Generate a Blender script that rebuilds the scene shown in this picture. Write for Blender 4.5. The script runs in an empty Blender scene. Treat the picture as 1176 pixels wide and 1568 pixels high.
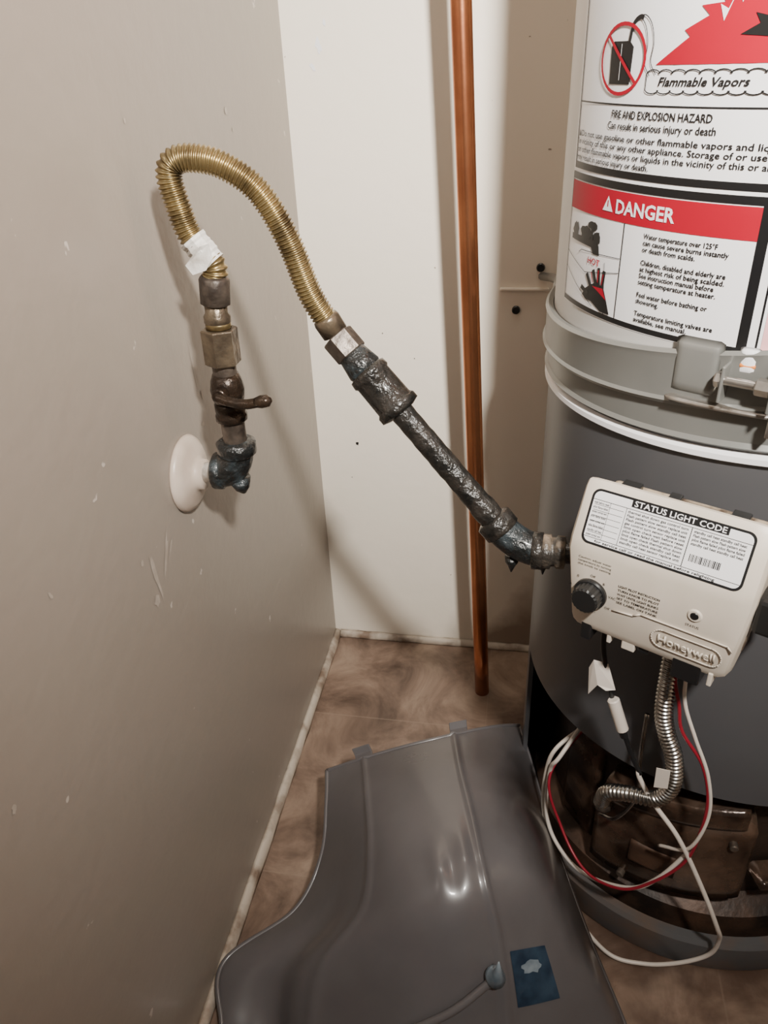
import bpy, bmesh, math, random
from mathutils import Vector, Matrix
random.seed(3)
scene=bpy.context.scene
# ------------------------------------------------------------------ materials
def new_mat(name):
    m=bpy.data.materials.new(name); m.use_nodes=True
    nt=m.node_tree; b=nt.nodes['Principled BSDF']; return m,nt,b
def mat(name,c1,c2=None,scale=8,rough=.5,metal=0.0,bump=0.0,bscale=60,rvar=0.0,detail=6,spec=None,lo=.35,hi=.65,coat=0):
    m,nt,b=new_mat(name); N=nt.nodes; L=nt.links
    tc=N.new('ShaderNodeTexCoord')
    if c2 is None: c2=c1
    nz=N.new('ShaderNodeTexNoise'); nz.inputs['Scale'].default_value=scale; nz.inputs['Detail'].default_value=detail
    L.new(tc.outputs['Object'],nz.inputs['Vector'])
    cr=N.new('ShaderNodeValToRGB'); cr.color_ramp.elements[0].position=lo; cr.color_ramp.elements[1].position=hi
    cr.color_ramp.elements[0].color=(*c1,1); cr.color_ramp.elements[1].color=(*c2,1)
    L.new(nz.outputs['Fac'],cr.inputs['Fac']); L.new(cr.outputs['Color'],b.inputs['Base Color'])
    b.inputs['Roughness'].default_value=rough; b.inputs['Metallic'].default_value=metal
    if coat: b.inputs['Coat Weight'].default_value=coat; b.inputs['Coat Roughness'].default_value=.12
    if spec is not None: b.inputs['Specular IOR Level'].default_value=spec
    if rvar:
        mr=N.new('ShaderNodeMapRange'); mr.inputs['To Min'].default_value=max(0,rough-rvar); mr.inputs['To Max'].default_value=min(1,rough+rvar)
        L.new(nz.outputs['Fac'],mr.inputs['Value']); L.new(mr.outputs['Result'],b.inputs['Roughness'])
    if bump:
        n2=N.new('ShaderNodeTexNoise'); n2.inputs['Scale'].default_value=bscale; n2.inputs['Detail'].default_value=4
        L.new(tc.outputs['Object'],n2.inputs['Vector'])
        bp=N.new('ShaderNodeBump'); bp.inputs['Strength'].default_value=bump; bp.inputs['Distance'].default_value=.004
        L.new(n2.outputs['Fac'],bp.inputs['Height']); L.new(bp.outputs['Normal'],b.inputs['Normal'])
    return m
def wall_mat(name,c1,c2,rough,specks=(.8,.78,.74),speck_amt=.06,bump=.25,dirt=False):
    m,nt,b=new_mat(name); N=nt.nodes; L=nt.links
    tc=N.new('ShaderNodeTexCoord')
    nz=N.new('ShaderNodeTexNoise'); nz.inputs['Scale'].default_value=2.2; nz.inputs['Detail'].default_value=5
    L.new(tc.outputs['Object'],nz.inputs['Vector'])
    mx=N.new('ShaderNodeMix'); mx.data_type='RGBA'; mx.inputs['A'].default_value=(*c1,1); mx.inputs['B'].default_value=(*c2,1)
    L.new(nz.outputs['Fac'],mx.inputs['Factor'])
    vo=N.new('ShaderNodeTexVoronoi'); vo.inputs['Scale'].default_value=14; vo.inputs['Randomness'].default_value=1
    n3=N.new('ShaderNodeTexNoise'); n3.inputs['Scale'].default_value=60; n3.inputs['Detail'].default_value=3
    L.new(tc.outputs['Object'],n3.inputs['Vector'])
    va=N.new('ShaderNodeVectorMath'); va.operation='MULTIPLY_ADD'; va.inputs[1].default_value=(.03,.03,.03)
    L.new(n3.outputs['Color'],va.inputs[0]); L.new(tc.outputs['Object'],va.inputs[2]); L.new(va.outputs[0],vo.inputs['Vector'])
    cr=N.new('ShaderNodeValToRGB'); cr.color_ramp.elements[0].position=speck_amt; cr.color_ramp.elements[0].color=(1,1,1,1)
    cr.color_ramp.elements[1].position=speck_amt+.02; cr.color_ramp.elements[1].color=(0,0,0,1)
    L.new(vo.outputs['Distance'],cr.inputs['Fac'])
    mx2=N.new('ShaderNodeMix'); mx2.data_type='RGBA'; mx2.inputs['B'].default_value=(*specks,1)
    L.new(cr.outputs['Color'],mx2.inputs['Factor']); L.new(mx.outputs['Result'],mx2.inputs['A'])
    col=mx2.outputs['Result']
    sp=N.new('ShaderNodeSeparateXYZ'); L.new(tc.outputs['Object'],sp.inputs[0])
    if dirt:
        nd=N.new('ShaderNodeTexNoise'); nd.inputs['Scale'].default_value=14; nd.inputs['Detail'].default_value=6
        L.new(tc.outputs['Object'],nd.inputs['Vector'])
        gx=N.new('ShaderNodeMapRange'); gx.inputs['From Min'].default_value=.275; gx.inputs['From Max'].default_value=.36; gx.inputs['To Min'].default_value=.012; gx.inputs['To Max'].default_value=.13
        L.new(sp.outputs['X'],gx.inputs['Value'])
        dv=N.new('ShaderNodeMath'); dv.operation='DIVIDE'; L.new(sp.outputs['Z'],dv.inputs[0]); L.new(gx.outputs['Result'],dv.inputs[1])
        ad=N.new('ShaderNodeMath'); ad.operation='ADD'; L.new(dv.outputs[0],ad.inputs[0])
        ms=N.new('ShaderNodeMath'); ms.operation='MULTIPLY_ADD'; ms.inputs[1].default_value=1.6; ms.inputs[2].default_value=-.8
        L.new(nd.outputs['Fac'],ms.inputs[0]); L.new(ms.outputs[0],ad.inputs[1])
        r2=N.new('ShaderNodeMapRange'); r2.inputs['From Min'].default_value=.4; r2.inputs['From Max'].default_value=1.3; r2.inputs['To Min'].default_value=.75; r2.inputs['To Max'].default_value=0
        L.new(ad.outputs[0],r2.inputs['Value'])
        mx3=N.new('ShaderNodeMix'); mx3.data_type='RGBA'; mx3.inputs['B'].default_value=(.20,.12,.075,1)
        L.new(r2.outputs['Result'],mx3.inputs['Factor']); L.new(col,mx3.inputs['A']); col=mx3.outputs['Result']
    L.new(col,b.inputs['Base Color'])
    b.inputs['Roughness'].default_value=rough
    n2=N.new('ShaderNodeTexNoise'); n2.inputs['Scale'].default_value=38; n2.inputs['Detail'].default_value=3
    L.new(tc.outputs['Object'],n2.inputs['Vector'])
    bp=N.new('ShaderNodeBump'); bp.inputs['Strength'].default_value=bump; bp.inputs['Distance'].default_value=.003
    L.new(n2.outputs['Fac'],bp.inputs['Height']); L.new(bp.outputs['Normal'],b.inputs['Normal'])
    return m
M={}
M['wl']=wall_mat('paint_left_shaded',(.285,.248,.212),(.33,.29,.25),.33,specks=(.55,.50,.45),speck_amt=.035)  # dimmer light on the left wall put into a darker paint colour
M['wb']=wall_mat('paint_cream',(.84,.77,.66),(.90,.83,.72),.5,specks=(.25,.2,.15),speck_amt=.02,dirt=True)
M['ceil']=mat('ceiling_paint',(.7,.68,.64),(.75,.72,.68),rough=.8)
M['trim']=mat('trim_paint',(.55,.48,.40),(.20,.14,.10),scale=25,rough=.5,bump=.3,lo=.46,hi=.68)
M['jdark']=mat('jacket_gray',(.064,.064,.069),(.080,.080,.085),scale=3,rough=.36,bump=.03,bscale=20)
M['jlight']=mat('jacket_light',(.44,.43,.41),(.50,.49,.47),scale=3,rough=.35)
M['ring']=mat('base_ring_gray',(.085,.085,.088),(.13,.085,.06),scale=18,rough=.42,lo=.45,hi=.72)
M['label_w']=mat('label_white',(.80,.80,.82),(.84,.84,.86),scale=3,rough=.3)
M['ink']=mat('ink_black',(.006,.006,.007),(.010,.010,.010),rough=.4)
M['red']=mat('ink_red',(.34,.002,.018),(.38,.003,.022),rough=.5,spec=.25)
M['orange']=mat('ink_orange',(.75,.22,.04),(.8,.25,.05),rough=.35)
M['pink']=mat('ink_pink',(.8,.42,.45),(.8,.45,.45),rough=.35)
M['strap']=mat('strap_gray',(.18,.185,.175),(.24,.24,.225),scale=5,rough=.34,metal=.35,bump=.05,bscale=30)
M['zinc']=mat('zinc_plated',(.50,.48,.45),(.22,.18,.14),scale=40,rough=.3,metal=.9,lo=.42,hi=.72)
M['copper']=mat('copper',(.66,.27,.13),(.30,.10,.05),scale=9,rough=.24,metal=.95,rvar=.08,bump=.04,lo=.4,hi=.75)
M['brass']=mat('corrugated_brass',(.36,.28,.14),(.10,.07,.036),scale=45,rough=.34,metal=.85,rvar=.12,lo=.40,hi=.68)
M['brasst']=mat('tarnished_brass',(.18,.14,.095),(.06,.045,.033),scale=50,rough=.33,metal=.6,rvar=.15,bump=.3,bscale=120)
M['nut']=mat('nut_gray',(.13,.105,.085),(.045,.035,.029),scale=60,rough=.42,metal=.5,rvar=.12,bump=.3,bscale=120)
M['iron']=mat('pipe_dope_iron',(.008,.0085,.008),(.036,.030,.025),scale=55,rough=.27,metal=.05,rvar=.12,bump=.9,bscale=130,coat=.25,hi=.80)
M['ironb']=mat('pipe_dope_blue',(.011,.012,.012),(.062,.085,.098),scale=55,rough=.33,metal=.0,rvar=.15,bump=1.0,bscale=120,lo=.5,hi=.85,coat=.2)
M['bronze']=mat('valve_bronze',(.055,.036,.024),(.025,.018,.014),scale=60,rough=.28,metal=.6,rvar=.1,bump=.4,bscale=140)
M['tape']=mat('white_tape',(.72,.70,.66),(.30,.26,.22),scale=45,rough=.5,bump=.4,bscale=90,lo=.48,hi=.72)
M['tapeb']=mat('stained_tape',(.22,.17,.125),(.03,.026,.022),scale=60,rough=.4,bump=.7,bscale=120,lo=.36,hi=.58)
M['cream']=mat('escutcheon_cream',(.66,.56,.48),(.50,.41,.34),scale=20,rough=.35)
M['valve']=mat('valve_plastic_white',(.60,.535,.45),(.67,.60,.515),scale=20,rough=.42)
M['vstain']=mat('valve_plastic_stained',(.42,.34,.25),(.05,.03,.02),scale=70,rough=.5,lo=.38,hi=.6)
M['black']=mat('black_plastic',(.010,.010,.011),(.016,.016,.016),rough=.3)
M['bluest']=mat('sticker_blue',(.008,.020,.042),(.028,.055,.09),scale=50,rough=.4)
M['gel']=mat('knob_bluegray',(.11,.15,.19),(.22,.27,.31),scale=50,rough=.2)
M['steel']=mat('flex_steel',(.42,.41,.39),(.16,.14,.12),scale=60,rough=.25,metal=1,lo=.4,hi=.75)
M['rust']=mat('burner_plate',(.035,.021,.015),(.20,.125,.085),scale=18,rough=.26,metal=.45,rvar=.18,bump=.6,bscale=26,coat=.3,lo=.38,hi=.78)
M['chamber']=mat('chamber_dark',(.014,.010,.009),(.06,.04,.03),scale=12,rough=.38,metal=.3,bump=.4,hi=.78)
M['pan']=mat('pan_rust',(.10,.055,.035),(.025,.018,.015),scale=18,rough=.5,metal=.3,bump=.4)
M['wirew']=mat('wire_white',(.60,.54,.48),(.68,.62,.56),rough=.4)
M['wirer']=mat('wire_red',(.24,.01,.025),(.28,.015,.028),rough=.35)
def tank_dist(N,L,tc,nscale,namp):
    ds=N.new('ShaderNodeVectorMath'); ds.operation='DISTANCE'; L.new(tc.outputs['Object'],ds.inputs[0])
    sp=N.new('ShaderNodeSeparateXYZ'); L.new(tc.outputs['Object'],sp.inputs[0])
    cb=N.new('ShaderNodeCombineXYZ'); cb.inputs['X'].default_value=.611; cb.inputs['Y'].default_value=-.325; L.new(sp.outputs['Z'],cb.inputs['Z'])
    L.new(cb.outputs[0],ds.inputs[1])
    n4=N.new('ShaderNodeTexNoise'); n4.inputs['Scale'].default_value=nscale; n4.inputs['Detail'].default_value=7; L.new(tc.outputs['Object'],n4.inputs['Vector'])
    ma=N.new('ShaderNodeMath'); ma.operation='MULTIPLY_ADD'; ma.inputs[1].default_value=namp; L.new(n4.outputs['Fac'],ma.inputs[0]); L.new(ds.outputs['Value'],ma.inputs[2])
    return ma,sp
def floor_mat():
    m,nt,b=new_mat('floor_vinyl_brown'); N=nt.nodes; L=nt.links
    tc=N.new('ShaderNodeTexCoord'); mp=N.new('ShaderNodeMapping'); mp.inputs['Location'].default_value=(-.0,.215,0)
    L.new(tc.outputs['Object'],mp.inputs[0])
    nz=N.new('ShaderNodeTexNoise'); nz.inputs['Scale'].default_value=8; nz.inputs['Detail'].default_value=9; nz.inputs['Roughness'].default_value=.62; nz.inputs['Distortion'].default_value=.8
    L.new(tc.outputs['Object'],nz.inputs['Vector'])
    cr=N.new('ShaderNodeValToRGB'); e=cr.color_ramp.elements
    e[0].position=.32; e[0].color=(.06,.036,.025,1); e[1].position=.70; e[1].color=(.38,.28,.21,1)
    x=e.new(.5); x.color=(.20,.135,.10,1)
    L.new(nz.outputs['Fac'],cr.inputs['Fac'])
    br=N.new('ShaderNodeTexBrick'); br.offset=0; br.inputs['Scale'].default_value=1; br.inputs['Brick Width'].default_value=.31; br.inputs['Row Height'].default_value=.31
    br.inputs['Mortar Size'].default_value=.0015; br.inputs['Mortar Smooth'].default_value=.4
    L.new(mp.outputs[0],br.inputs['Vector'])
    mx=N.new('ShaderNodeMix'); mx.data_type='RGBA'; mx.inputs['B'].default_value=(.33,.25,.19,1)
    mu=N.new('ShaderNodeMath'); mu.operation='MULTIPLY'; mu.inputs[1].default_value=.35
    L.new(br.outputs['Fac'],mu.inputs[0]); L.new(mu.outputs[0],mx.inputs['Factor']); L.new(cr.outputs['Color'],mx.inputs['A'])
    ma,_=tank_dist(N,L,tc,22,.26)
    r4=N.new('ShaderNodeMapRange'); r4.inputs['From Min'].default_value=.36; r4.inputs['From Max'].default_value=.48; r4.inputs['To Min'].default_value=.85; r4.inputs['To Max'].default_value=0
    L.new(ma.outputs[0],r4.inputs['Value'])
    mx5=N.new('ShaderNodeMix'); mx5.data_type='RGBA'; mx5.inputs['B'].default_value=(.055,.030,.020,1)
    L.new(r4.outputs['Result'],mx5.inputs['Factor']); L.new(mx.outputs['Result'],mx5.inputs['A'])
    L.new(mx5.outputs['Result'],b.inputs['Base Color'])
    b.inputs['Roughness'].default_value=.38
    bp=N.new('ShaderNodeBump'); bp.inputs['Strength'].default_value=.25; bp.inputs['Distance'].default_value=.003
    L.new(nz.outputs['Fac'],bp.inputs['Height']); L.new(bp.outputs['Normal'],b.inputs['Normal'])
    return m
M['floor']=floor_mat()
def cover_mat():
    m,nt,b=new_mat('cover_plastic_gray'); N=nt.nodes; L=nt.links
    tc=N.new('ShaderNodeTexCoord')
    nz=N.new('ShaderNodeTexNoise'); nz.inputs['Scale'].default_value=7; nz.inputs['Detail'].default_value=6; L.new(tc.outputs['Object'],nz.inputs['Vector'])
    cr=N.new('ShaderNodeValToRGB'); cr.color_ramp.elements[0].position=.35; cr.color_ramp.elements[1].position=.65
    cr.color_ramp.elements[0].color=(.098,.091,.095,1); cr.color_ramp.elements[1].color=(.128,.120,.124,1); L.new(nz.outputs['Fac'],cr.inputs['Fac'])
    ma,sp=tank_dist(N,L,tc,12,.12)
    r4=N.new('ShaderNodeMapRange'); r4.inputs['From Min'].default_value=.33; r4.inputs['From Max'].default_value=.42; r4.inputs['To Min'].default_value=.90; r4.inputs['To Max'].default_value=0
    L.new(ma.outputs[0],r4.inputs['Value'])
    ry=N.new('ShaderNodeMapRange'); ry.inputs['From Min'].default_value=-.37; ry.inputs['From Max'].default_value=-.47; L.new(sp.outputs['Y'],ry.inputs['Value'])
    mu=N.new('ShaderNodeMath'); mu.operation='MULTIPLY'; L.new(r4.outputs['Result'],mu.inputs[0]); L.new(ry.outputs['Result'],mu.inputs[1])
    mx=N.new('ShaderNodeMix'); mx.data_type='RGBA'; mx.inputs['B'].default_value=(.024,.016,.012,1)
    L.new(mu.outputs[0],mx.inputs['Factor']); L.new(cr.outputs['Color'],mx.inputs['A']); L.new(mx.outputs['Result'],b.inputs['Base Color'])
    rr=N.new('ShaderNodeMapRange'); rr.inputs['To Min'].default_value=.20; rr.inputs['To Max'].default_value=.42; L.new(nz.outputs['Fac'],rr.inputs['Value']); L.new(rr.outputs['Result'],b.inputs['Roughness'])
    b.inputs['Coat Weight'].default_value=.25; b.inputs['Coat Roughness'].default_value=.10
    n2=N.new('ShaderNodeTexNoise'); n2.inputs['Scale'].default_value=18; n2.inputs['Detail'].default_value=3; L.new(tc.outputs['Object'],n2.inputs['Vector'])
    bp=N.new('ShaderNodeBump'); bp.inputs['Strength'].default_value=.12; bp.inputs['Distance'].default_value=.004
    L.new(n2.outputs['Fac'],bp.inputs['Height']); L.new(bp.outputs['Normal'],b.inputs['Normal'])
    return m
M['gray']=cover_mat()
# ------------------------------------------------------------------ mesh helpers
def link(ob,parent=None):
    scene.collection.objects.link(ob)
    if parent: ob.parent=parent
    return ob
def empty(name):
    e=bpy.data.objects.new(name,None); e.empty_display_size=.05; return link(e)
def mk(name,vs,fs,m,parent=None,smooth=True):
    me=bpy.data.meshes.new(name); me.from_pydata([tuple(v) for v in vs],[],fs); me.validate(); me.update()
    bm=bmesh.new(); bm.from_mesh(me); bmesh.ops.recalc_face_normals(bm,faces=bm.faces); bm.to_mesh(me); bm.free()
    if smooth:
        for p in me.polygons: p.use_smooth=True
    me.materials.append(m)
    return link(bpy.data.objects.new(name,me),parent)
def bevel(ob,w,seg=2):
    b=ob.modifiers.new('b','BEVEL'); b.width=w; b.segments=seg; b.limit_method='ANGLE'; b.angle_limit=math.radians(35)
    for p in ob.data.polygons: p.use_smooth=False
    return ob
def box(name,lo,hi,m,parent=None,bw=0,rot=None):
    (x0,y0,z0),(x1,y1,z1)=lo,hi
    vs=[(x,y,z) for x in(x0,x1) for y in(y0,y1) for z in(z0,z1)]
    fs=[(0,1,3,2),(4,6,7,5),(0,4,5,1),(2,3,7,6),(0,2,6,4),(1,5,7,3)]
    if rot: vs=[rot@Vector(v) for v in vs]
    o=mk(name,vs,fs,m,parent,False)
    if bw: bevel(o,bw)
    return o
def crom(pts,n):
    P=[Vector(p) for p in pts]; P=[2*P[0]-P[1]]+P+[2*P[-1]-P[-2]]; out=[]
    for i in range(1,len(P)-2):
        for k in range(n):
            t=k/n; a,b,c,d=P[i-1],P[i],P[i+1],P[i+2]
            out.append(.5*((2*b)+(c-a)*t+(2*a-5*b+4*c-d)*t*t+(3*b-a-3*c+d)*t**3))
    out.append(P[-2]); return out
def resample(pts,step):
    out=[pts[0].copy()]; acc=0
    for a,b in zip(pts[:-1],pts[1:]):
        l=(b-a).length
        if l<1e-9: continue
        d=step-acc
        while d<=l:
            out.append(a.lerp(b,d/l)); d+=step
        acc=l-(d-step)
    if (out[-1]-pts[-1]).length>step*.3: out.append(pts[-1].copy())
    return out
def sweep(name,pts,radii,m,parent=None,n=16,smooth=True,caps=True,ref=None):
    P=[Vector(p) for p in pts]
    if not hasattr(radii,'__len__'): radii=[radii]*len(P)
    T=[]
    for i in range(len(P)):
        a=P[max(0,i-1)]; b=P[min(len(P)-1,i+1)]
        t=(b-a)
        if t.length<1e-9: t=T[-1] if T else Vector((0,0,1))
        T.append(t.normalized())
    r=Vector(ref) if ref else (Vector((0,1,0)) if abs(T[0].y)<.9 else Vector((1,0,0)))
    u=(r-T[0]*r.dot(T[0])).normalized(); vs=[];fs=[]
    for i,p in enumerate(P):
        u=(u-T[i]*u.dot(T[i])).normalized(); w=T[i].cross(u)
        for k in range(n):
            a=2*math.pi*k/n; vs.append(p+radii[i]*(math.cos(a)*u+math.sin(a)*w))
    for i in range(len(P)-1):
        for k in range(n):
            k2=(k+1)%n; fs.append((i*n+k,i*n+k2,(i+1)*n+k2,(i+1)*n+k))
    if caps: fs.append(tuple(range(n-1,-1,-1))); fs.append(tuple((len(P)-1)*n+k for k in range(n)))
    return mk(name,vs,fs,m,parent,smooth)
def tube(name,pts,r,m,parent=None,n=12,step=.004):
    return sweep(name,resample(crom(pts,12),step),r,m,parent,n)
def corr(name,pts,r,amp,pitch,m,parent=None,n=18):
    P=resample(crom(pts,14),pitch/6)
    rad=[r+amp*math.cos(2*math.pi*i/6) for i in range(len(P))]
    return sweep(name,P,rad,m,parent,n)
def prof(name,a,b,prs,m,parent=None,n=20,smooth=True,jit=0,ref=None):
    a=Vector(a); b=Vector(b)
    return sweep(name,[a.lerp(b,t) for t,_ in prs],[r for _,r in prs],m,parent,n,smooth,True,ref)
def cylp(name,a,b,r,m,parent=None,n=20,ch=.0012,smooth=True,ref=None):
    a=Vector(a);b=Vector(b);d=(b-a).normalized()
    o=sweep(name,[a,a+d*ch,b-d*ch,b],[r-ch,r,r,r-ch],m,parent,n,False if n<=8 else smooth,True,ref)
    if n>8:
        mo=o.modifiers.new('es','EDGE_SPLIT'); mo.split_angle=math.radians(40)
    return o
# ------------------------------------------------------------------ room
def wallbox(name,lo,hi,m): return box(name,lo,hi,m)
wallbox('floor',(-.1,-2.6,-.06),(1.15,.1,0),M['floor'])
wallbox('wall_left',(-.1,-2.6,0),(0,.1,2.45),M['wl'])
wallbox('wall_back',(0,0,0),(1.05,.1,2.45),M['wb'])
wallbox('wall_right',(1.05,-2.6,0),(1.15,.1,2.45),M['wb'])
wallbox('ceiling',(-.1,-2.6,2.45),(1.15,.1,2.5),M['ceil'])
def qround(name,p0,p1,nrm,h,d,m):
    p0=Vector(p0);p1=Vector(p1);nrm=Vector(nrm);prf=[(0,0),(d,0),(d,h*.35),(d*.8,h*.75),(d*.35,h),(0,h)]
    ns=60; vs=[];fs=[]
    for i in range(ns+1):
        p=p0.lerp(p1,i/ns)
        for (a,b) in prf: 
            j=1+random.uniform(-.12,.12)
            vs.append(p+nrm*a*(j if a else 1)+Vector((0,0,b*(j if b else 1))))
    k=len(prf)
    for i in range(ns):
        for q in range(k): fs.append((i*k+q,i*k+(q+1)%k,(i+1)*k+(q+1)%k,(i+1)*k+q))
    fs.append(tuple(range(k)));fs.append(tuple(ns*k+q for q in range(k-1,-1,-1)))
    return mk(name,vs,fs,m)
qround('baseboard_left',(0,-2.6,0),(0,0,0),(1,0,0),.014,.011,M['trim'])
qround('baseboard_back',(.011,0,0),(1.05,0,0),(0,-1,0),.012,.010,M['trim'])
# ------------------------------------------------------------------ water heater
C=Vector((.611,-.325,0)); R=.242
def cyl(phi,rad,z):
    a=math.radians(phi); return Vector((C.x-rad*math.sin(a),C.y-rad*math.cos(a),z))
heater=empty('water_heater')
def band(name,prs,m,parent,p0=-180,p1=180,n=128,zt=None,smooth=True,closeprof=False):
    full=abs(p1-p0)>=359.9; vs=[];fs=[];k=len(prs); cnt=n if full else n+1
    for i in range(cnt):
        ph=p0+(p1-p0)*i/n
        for (r,z) in prs:
            v=cyl(ph,r,z)
            if zt: v.z+=zt(z)*(v.x-.55)
            vs.append(v)
    for i in range(n):
        j=(i+1)%cnt
        for q in range(k if closeprof else k-1): fs.append((i*k+q,i*k+(q+1)%k,j*k+(q+1)%k,j*k+q))
    if closeprof and not full: fs.append(tuple(range(k)));fs.append(tuple((cnt-1)*k+q for q in range(k)))
    o=mk(name,vs,fs,m,parent,smooth)
    if smooth:
        mo=o.modifiers.new('es','EDGE_SPLIT'); mo.split_angle=math.radians(30)
    return o
band('jacket_lower',[(R-.012,.305),(R-.012,.300),(R,.300),(R,.71)],M['jdark'],heater)
band('jacket_upper',[(R,.705),(R,1.5),(R-.01,1.52),(R-.03,1.53),(0.0,1.53)],M['jlight'],heater)
band('jacket_skirt',[(R,.04),(R,.305),(R-.006,.305),(R-.006,.04)],M['jdark'],heater,p0=84,p1=290,n=90,closeprof=True)
band('base_ring',[(R+.006,0),(R+.008,.004),(R+.008,.046),(R+.004,.052),(R-.006,.052),(R-.01,.03),(R-.01,0)],M['ring'],heater,closeprof=True)
band('floor_pan',[(R-.008,.022),(.15,.03),(0,.03)],M['pan'],heater)
band('combustion_chamber',[(.195,.02),(.195,.30),(.19,.32),(R-.008,.325)],M['chamber'],heater)
band('chamber_lower_collar',[(.222,.02),(.219,.065),(.195,.082)],M['pan'],heater)
band('seam_bead',[(R,.695),(R+.005,.698),(R+.005,.703),(R,.706)],M['label_w'],heater,zt=lambda z:.06)
def curved_plate(name,ph0,ph1,z0,z1,r0,r1,m,parent,n=24,nz=10,corner=.02,bulge=0,zt=0):
    vs=[];fs=[]
    for s in (0,1):
        for i in range(n+1):
            for j in range(nz+1):
                u=i/n;v=j/nz; ph=ph0+(ph1-ph0)*u; z=z0+(z1-z0)*v
                W=abs(ph1-ph0)*math.pi/180*r1; du=min(u,1-u)*W; 
                if du<corner:
                    k=corner-math.sqrt(max(0,corner**2-(corner-du)**2)); lo=z0+k; hi=z1-k; z=lo+(hi-lo)*v
                e=min(min(u,1-u)*W,min(v,1-v)*(z1-z0)); f=min(1,e/.006) 
                rr=(r1 if s else r0)
                if s: rr=r0+(r1-r0)*(math.sin(f*math.pi/2))+bulge*math.sin(math.pi*u)*math.sin(math.pi*v)
                p=cyl(ph,rr,z); p.z+=zt*(u-.5); vs.append(p)
    K=(n+1)*(nz+1)
    for s in (0,1):
        for i in range(n):
            for j in range(nz):
                a=s*K+i*(nz+1)+j; fs.append((a,a+1,a+nz+2,a+nz+1))
    def idx(i,j,s): return s*K+i*(nz+1)+j
    for i in range(n):
        fs.append((idx(i,0,0),idx(i+1,0,0),idx(i+1,0,1),idx(i,0,1))); fs.append((idx(i,nz,0),idx(i+1,nz,0),idx(i+1,nz,1),idx(i,nz,1)))
    for j in range(nz):
        fs.append((idx(0,j,0),idx(0,j+1,0),idx(0,j+1,1),idx(0,j,1))); fs.append((idx(n,j,0),idx(n,j+1,0),idx(n,j+1,1),idx(n,j,1)))
    return mk(name,vs,fs,m,parent)
curved_plate('burner_door',44,-6,.085,.240,.194,.226,M['rust'],heater,bulge=.006,zt=.03)
curved_plate('burner_door_lip',41,-2,.222,.262,.20,.231,M['rust'],heater,corner=.01,zt=.03)
curved_plate('burner_door_window',30,14,.13,.175,.215,.2345,M['pan'],heater,corner=.008,n=12)
curved_plate('door_side_flange',64,46,.07,.24,.194,.206,M['rust'],heater,corner=.01)
for ph,z in ((38,.2),(2,.215),(30,.10)):
    cylp('door_screw',cyl(ph,.222,z),cyl(ph,.2355,z),.005,M['nut'],heater,n=12)
curved_plate('side_bracket',-8,-40,.13,.15,.2,.23,M['rust'],heater,corner=.004)
# --- decals on the jacket
def text2d(s,size,bold=0,shear=0):
    cu=bpy.data.curves.new('t','FONT'); cu.body=s; cu.size=size; cu.resolution_u=2; cu.offset=bold; cu.shear=shear
    ob=bpy.data.objects.new('t',cu); scene.collection.objects.link(ob)
    dg=bpy.context.evaluated_depsgraph_get(); dg.update()
    me=bpy.data.meshes.new_from_object(ob.evaluated_get(dg))
    vs=[(v.co.x,v.co.y) for v in me.vertices]; fs=[tuple(p.vertices) for p in me.polygons]
    bpy.data.objects.remove(ob); bpy.data.meshes.remove(me)
    return vs,fs
class Decal:
    def __init__(s,f): s.f=f; s.vs=[]; s.fs=[]
    def add(s,v2,fs,off):
        k=len(s.vs); s.vs+= [s.f(x,z,off) for x,z in v2]; s.fs+=[tuple(k+i for i in q) for q in fs]
    def rect(s,x0,z0,x1,z1,off=.0008,st=.008):
        n=max(1,int((x1-x0)/st)); m2=max(1,int((z1-z0)/.03)); v=[];f=[]
        for i in range(n+1):
            for j in range(m2+1): v.append((x0+(x1-x0)*i/n,z0+(z1-z0)*j/m2))
        for i in range(n):
            for j in range(m2): a=i*(m2+1)+j; f.append((a,a+1,a+m2+2,a+m2+1))
        s.add(v,f,off)
    def poly(s,pts,off=.0009,mx=.008):
        bm=bmesh.new(); vv=[bm.verts.new((x,z,0)) for x,z in pts]
        bm.faces.new(vv); bmesh.ops.triangulate(bm,faces=bm.faces[:])
        for _ in range(3):
            ed=[e for e in bm.edges if e.calc_length()>mx]
            if not ed: break
            bmesh.ops.subdivide_edges(bm,edges=ed,cuts=1); bmesh.ops.triangulate(bm,faces=bm.faces[:])
        bm.verts.index_update()
        s.add([(v.co.x,v.co.y) for v in bm.verts],[tuple(v.index for v in f.verts) for f in bm.faces],off); bm.free()
    def stroke(s,pts,w,off=.001,closed=False):
        P=[Vector(p) for p in pts]
        if closed: P=P+[P[0]]
        for a,b in zip(P[:-1],P[1:]):
            d=b-a; L=d.length
            if L<1e-6: continue
            d/=L; n=Vector((-d.y,d.x))*w/2; k=max(1,int(L/.008)); v=[];f=[]
            a2=a-d*w*.3; b2=b+d*w*.3
            for i in range(k+1):
                p=a2.lerp(b2,i/k); v+=[tuple(p+n),tuple(p-n)]
            for i in range(k): f.append((2*i,2*i+1,2*i+3,2*i+2))
            s.add(v,f,off)
    def text(s,t,x,z,size,width=None,off=.001,bold=0,shear=0):
        v,f=text2d(t,size,bold,shear)
        if not v: return
        if width:
            w=max(p[0] for p in v); k=width/w; v=[(a*k,b) for a,b in v]
        s.add([(x+a,z+b) for a,b in v],f,off)
    def done(s,name,m,parent): 
        if not s.vs: return
        o=mk(name,s.vs,s.fs,m,parent,True); return o
def tk(x,z,off): return cyl(76-x/R*57.2958,R+off,z)
def ell(cx,cz,rx,rz,n=28,a0=0,a1=360): return [(cx+rx*math.cos(math.radians(a0+(a1-a0)*i/n)),cz+rz*math.sin(math.radians(a0+(a1-a0)*i/n))) for i in range(n+(0 if a1-a0>=360 else 1))]
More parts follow.
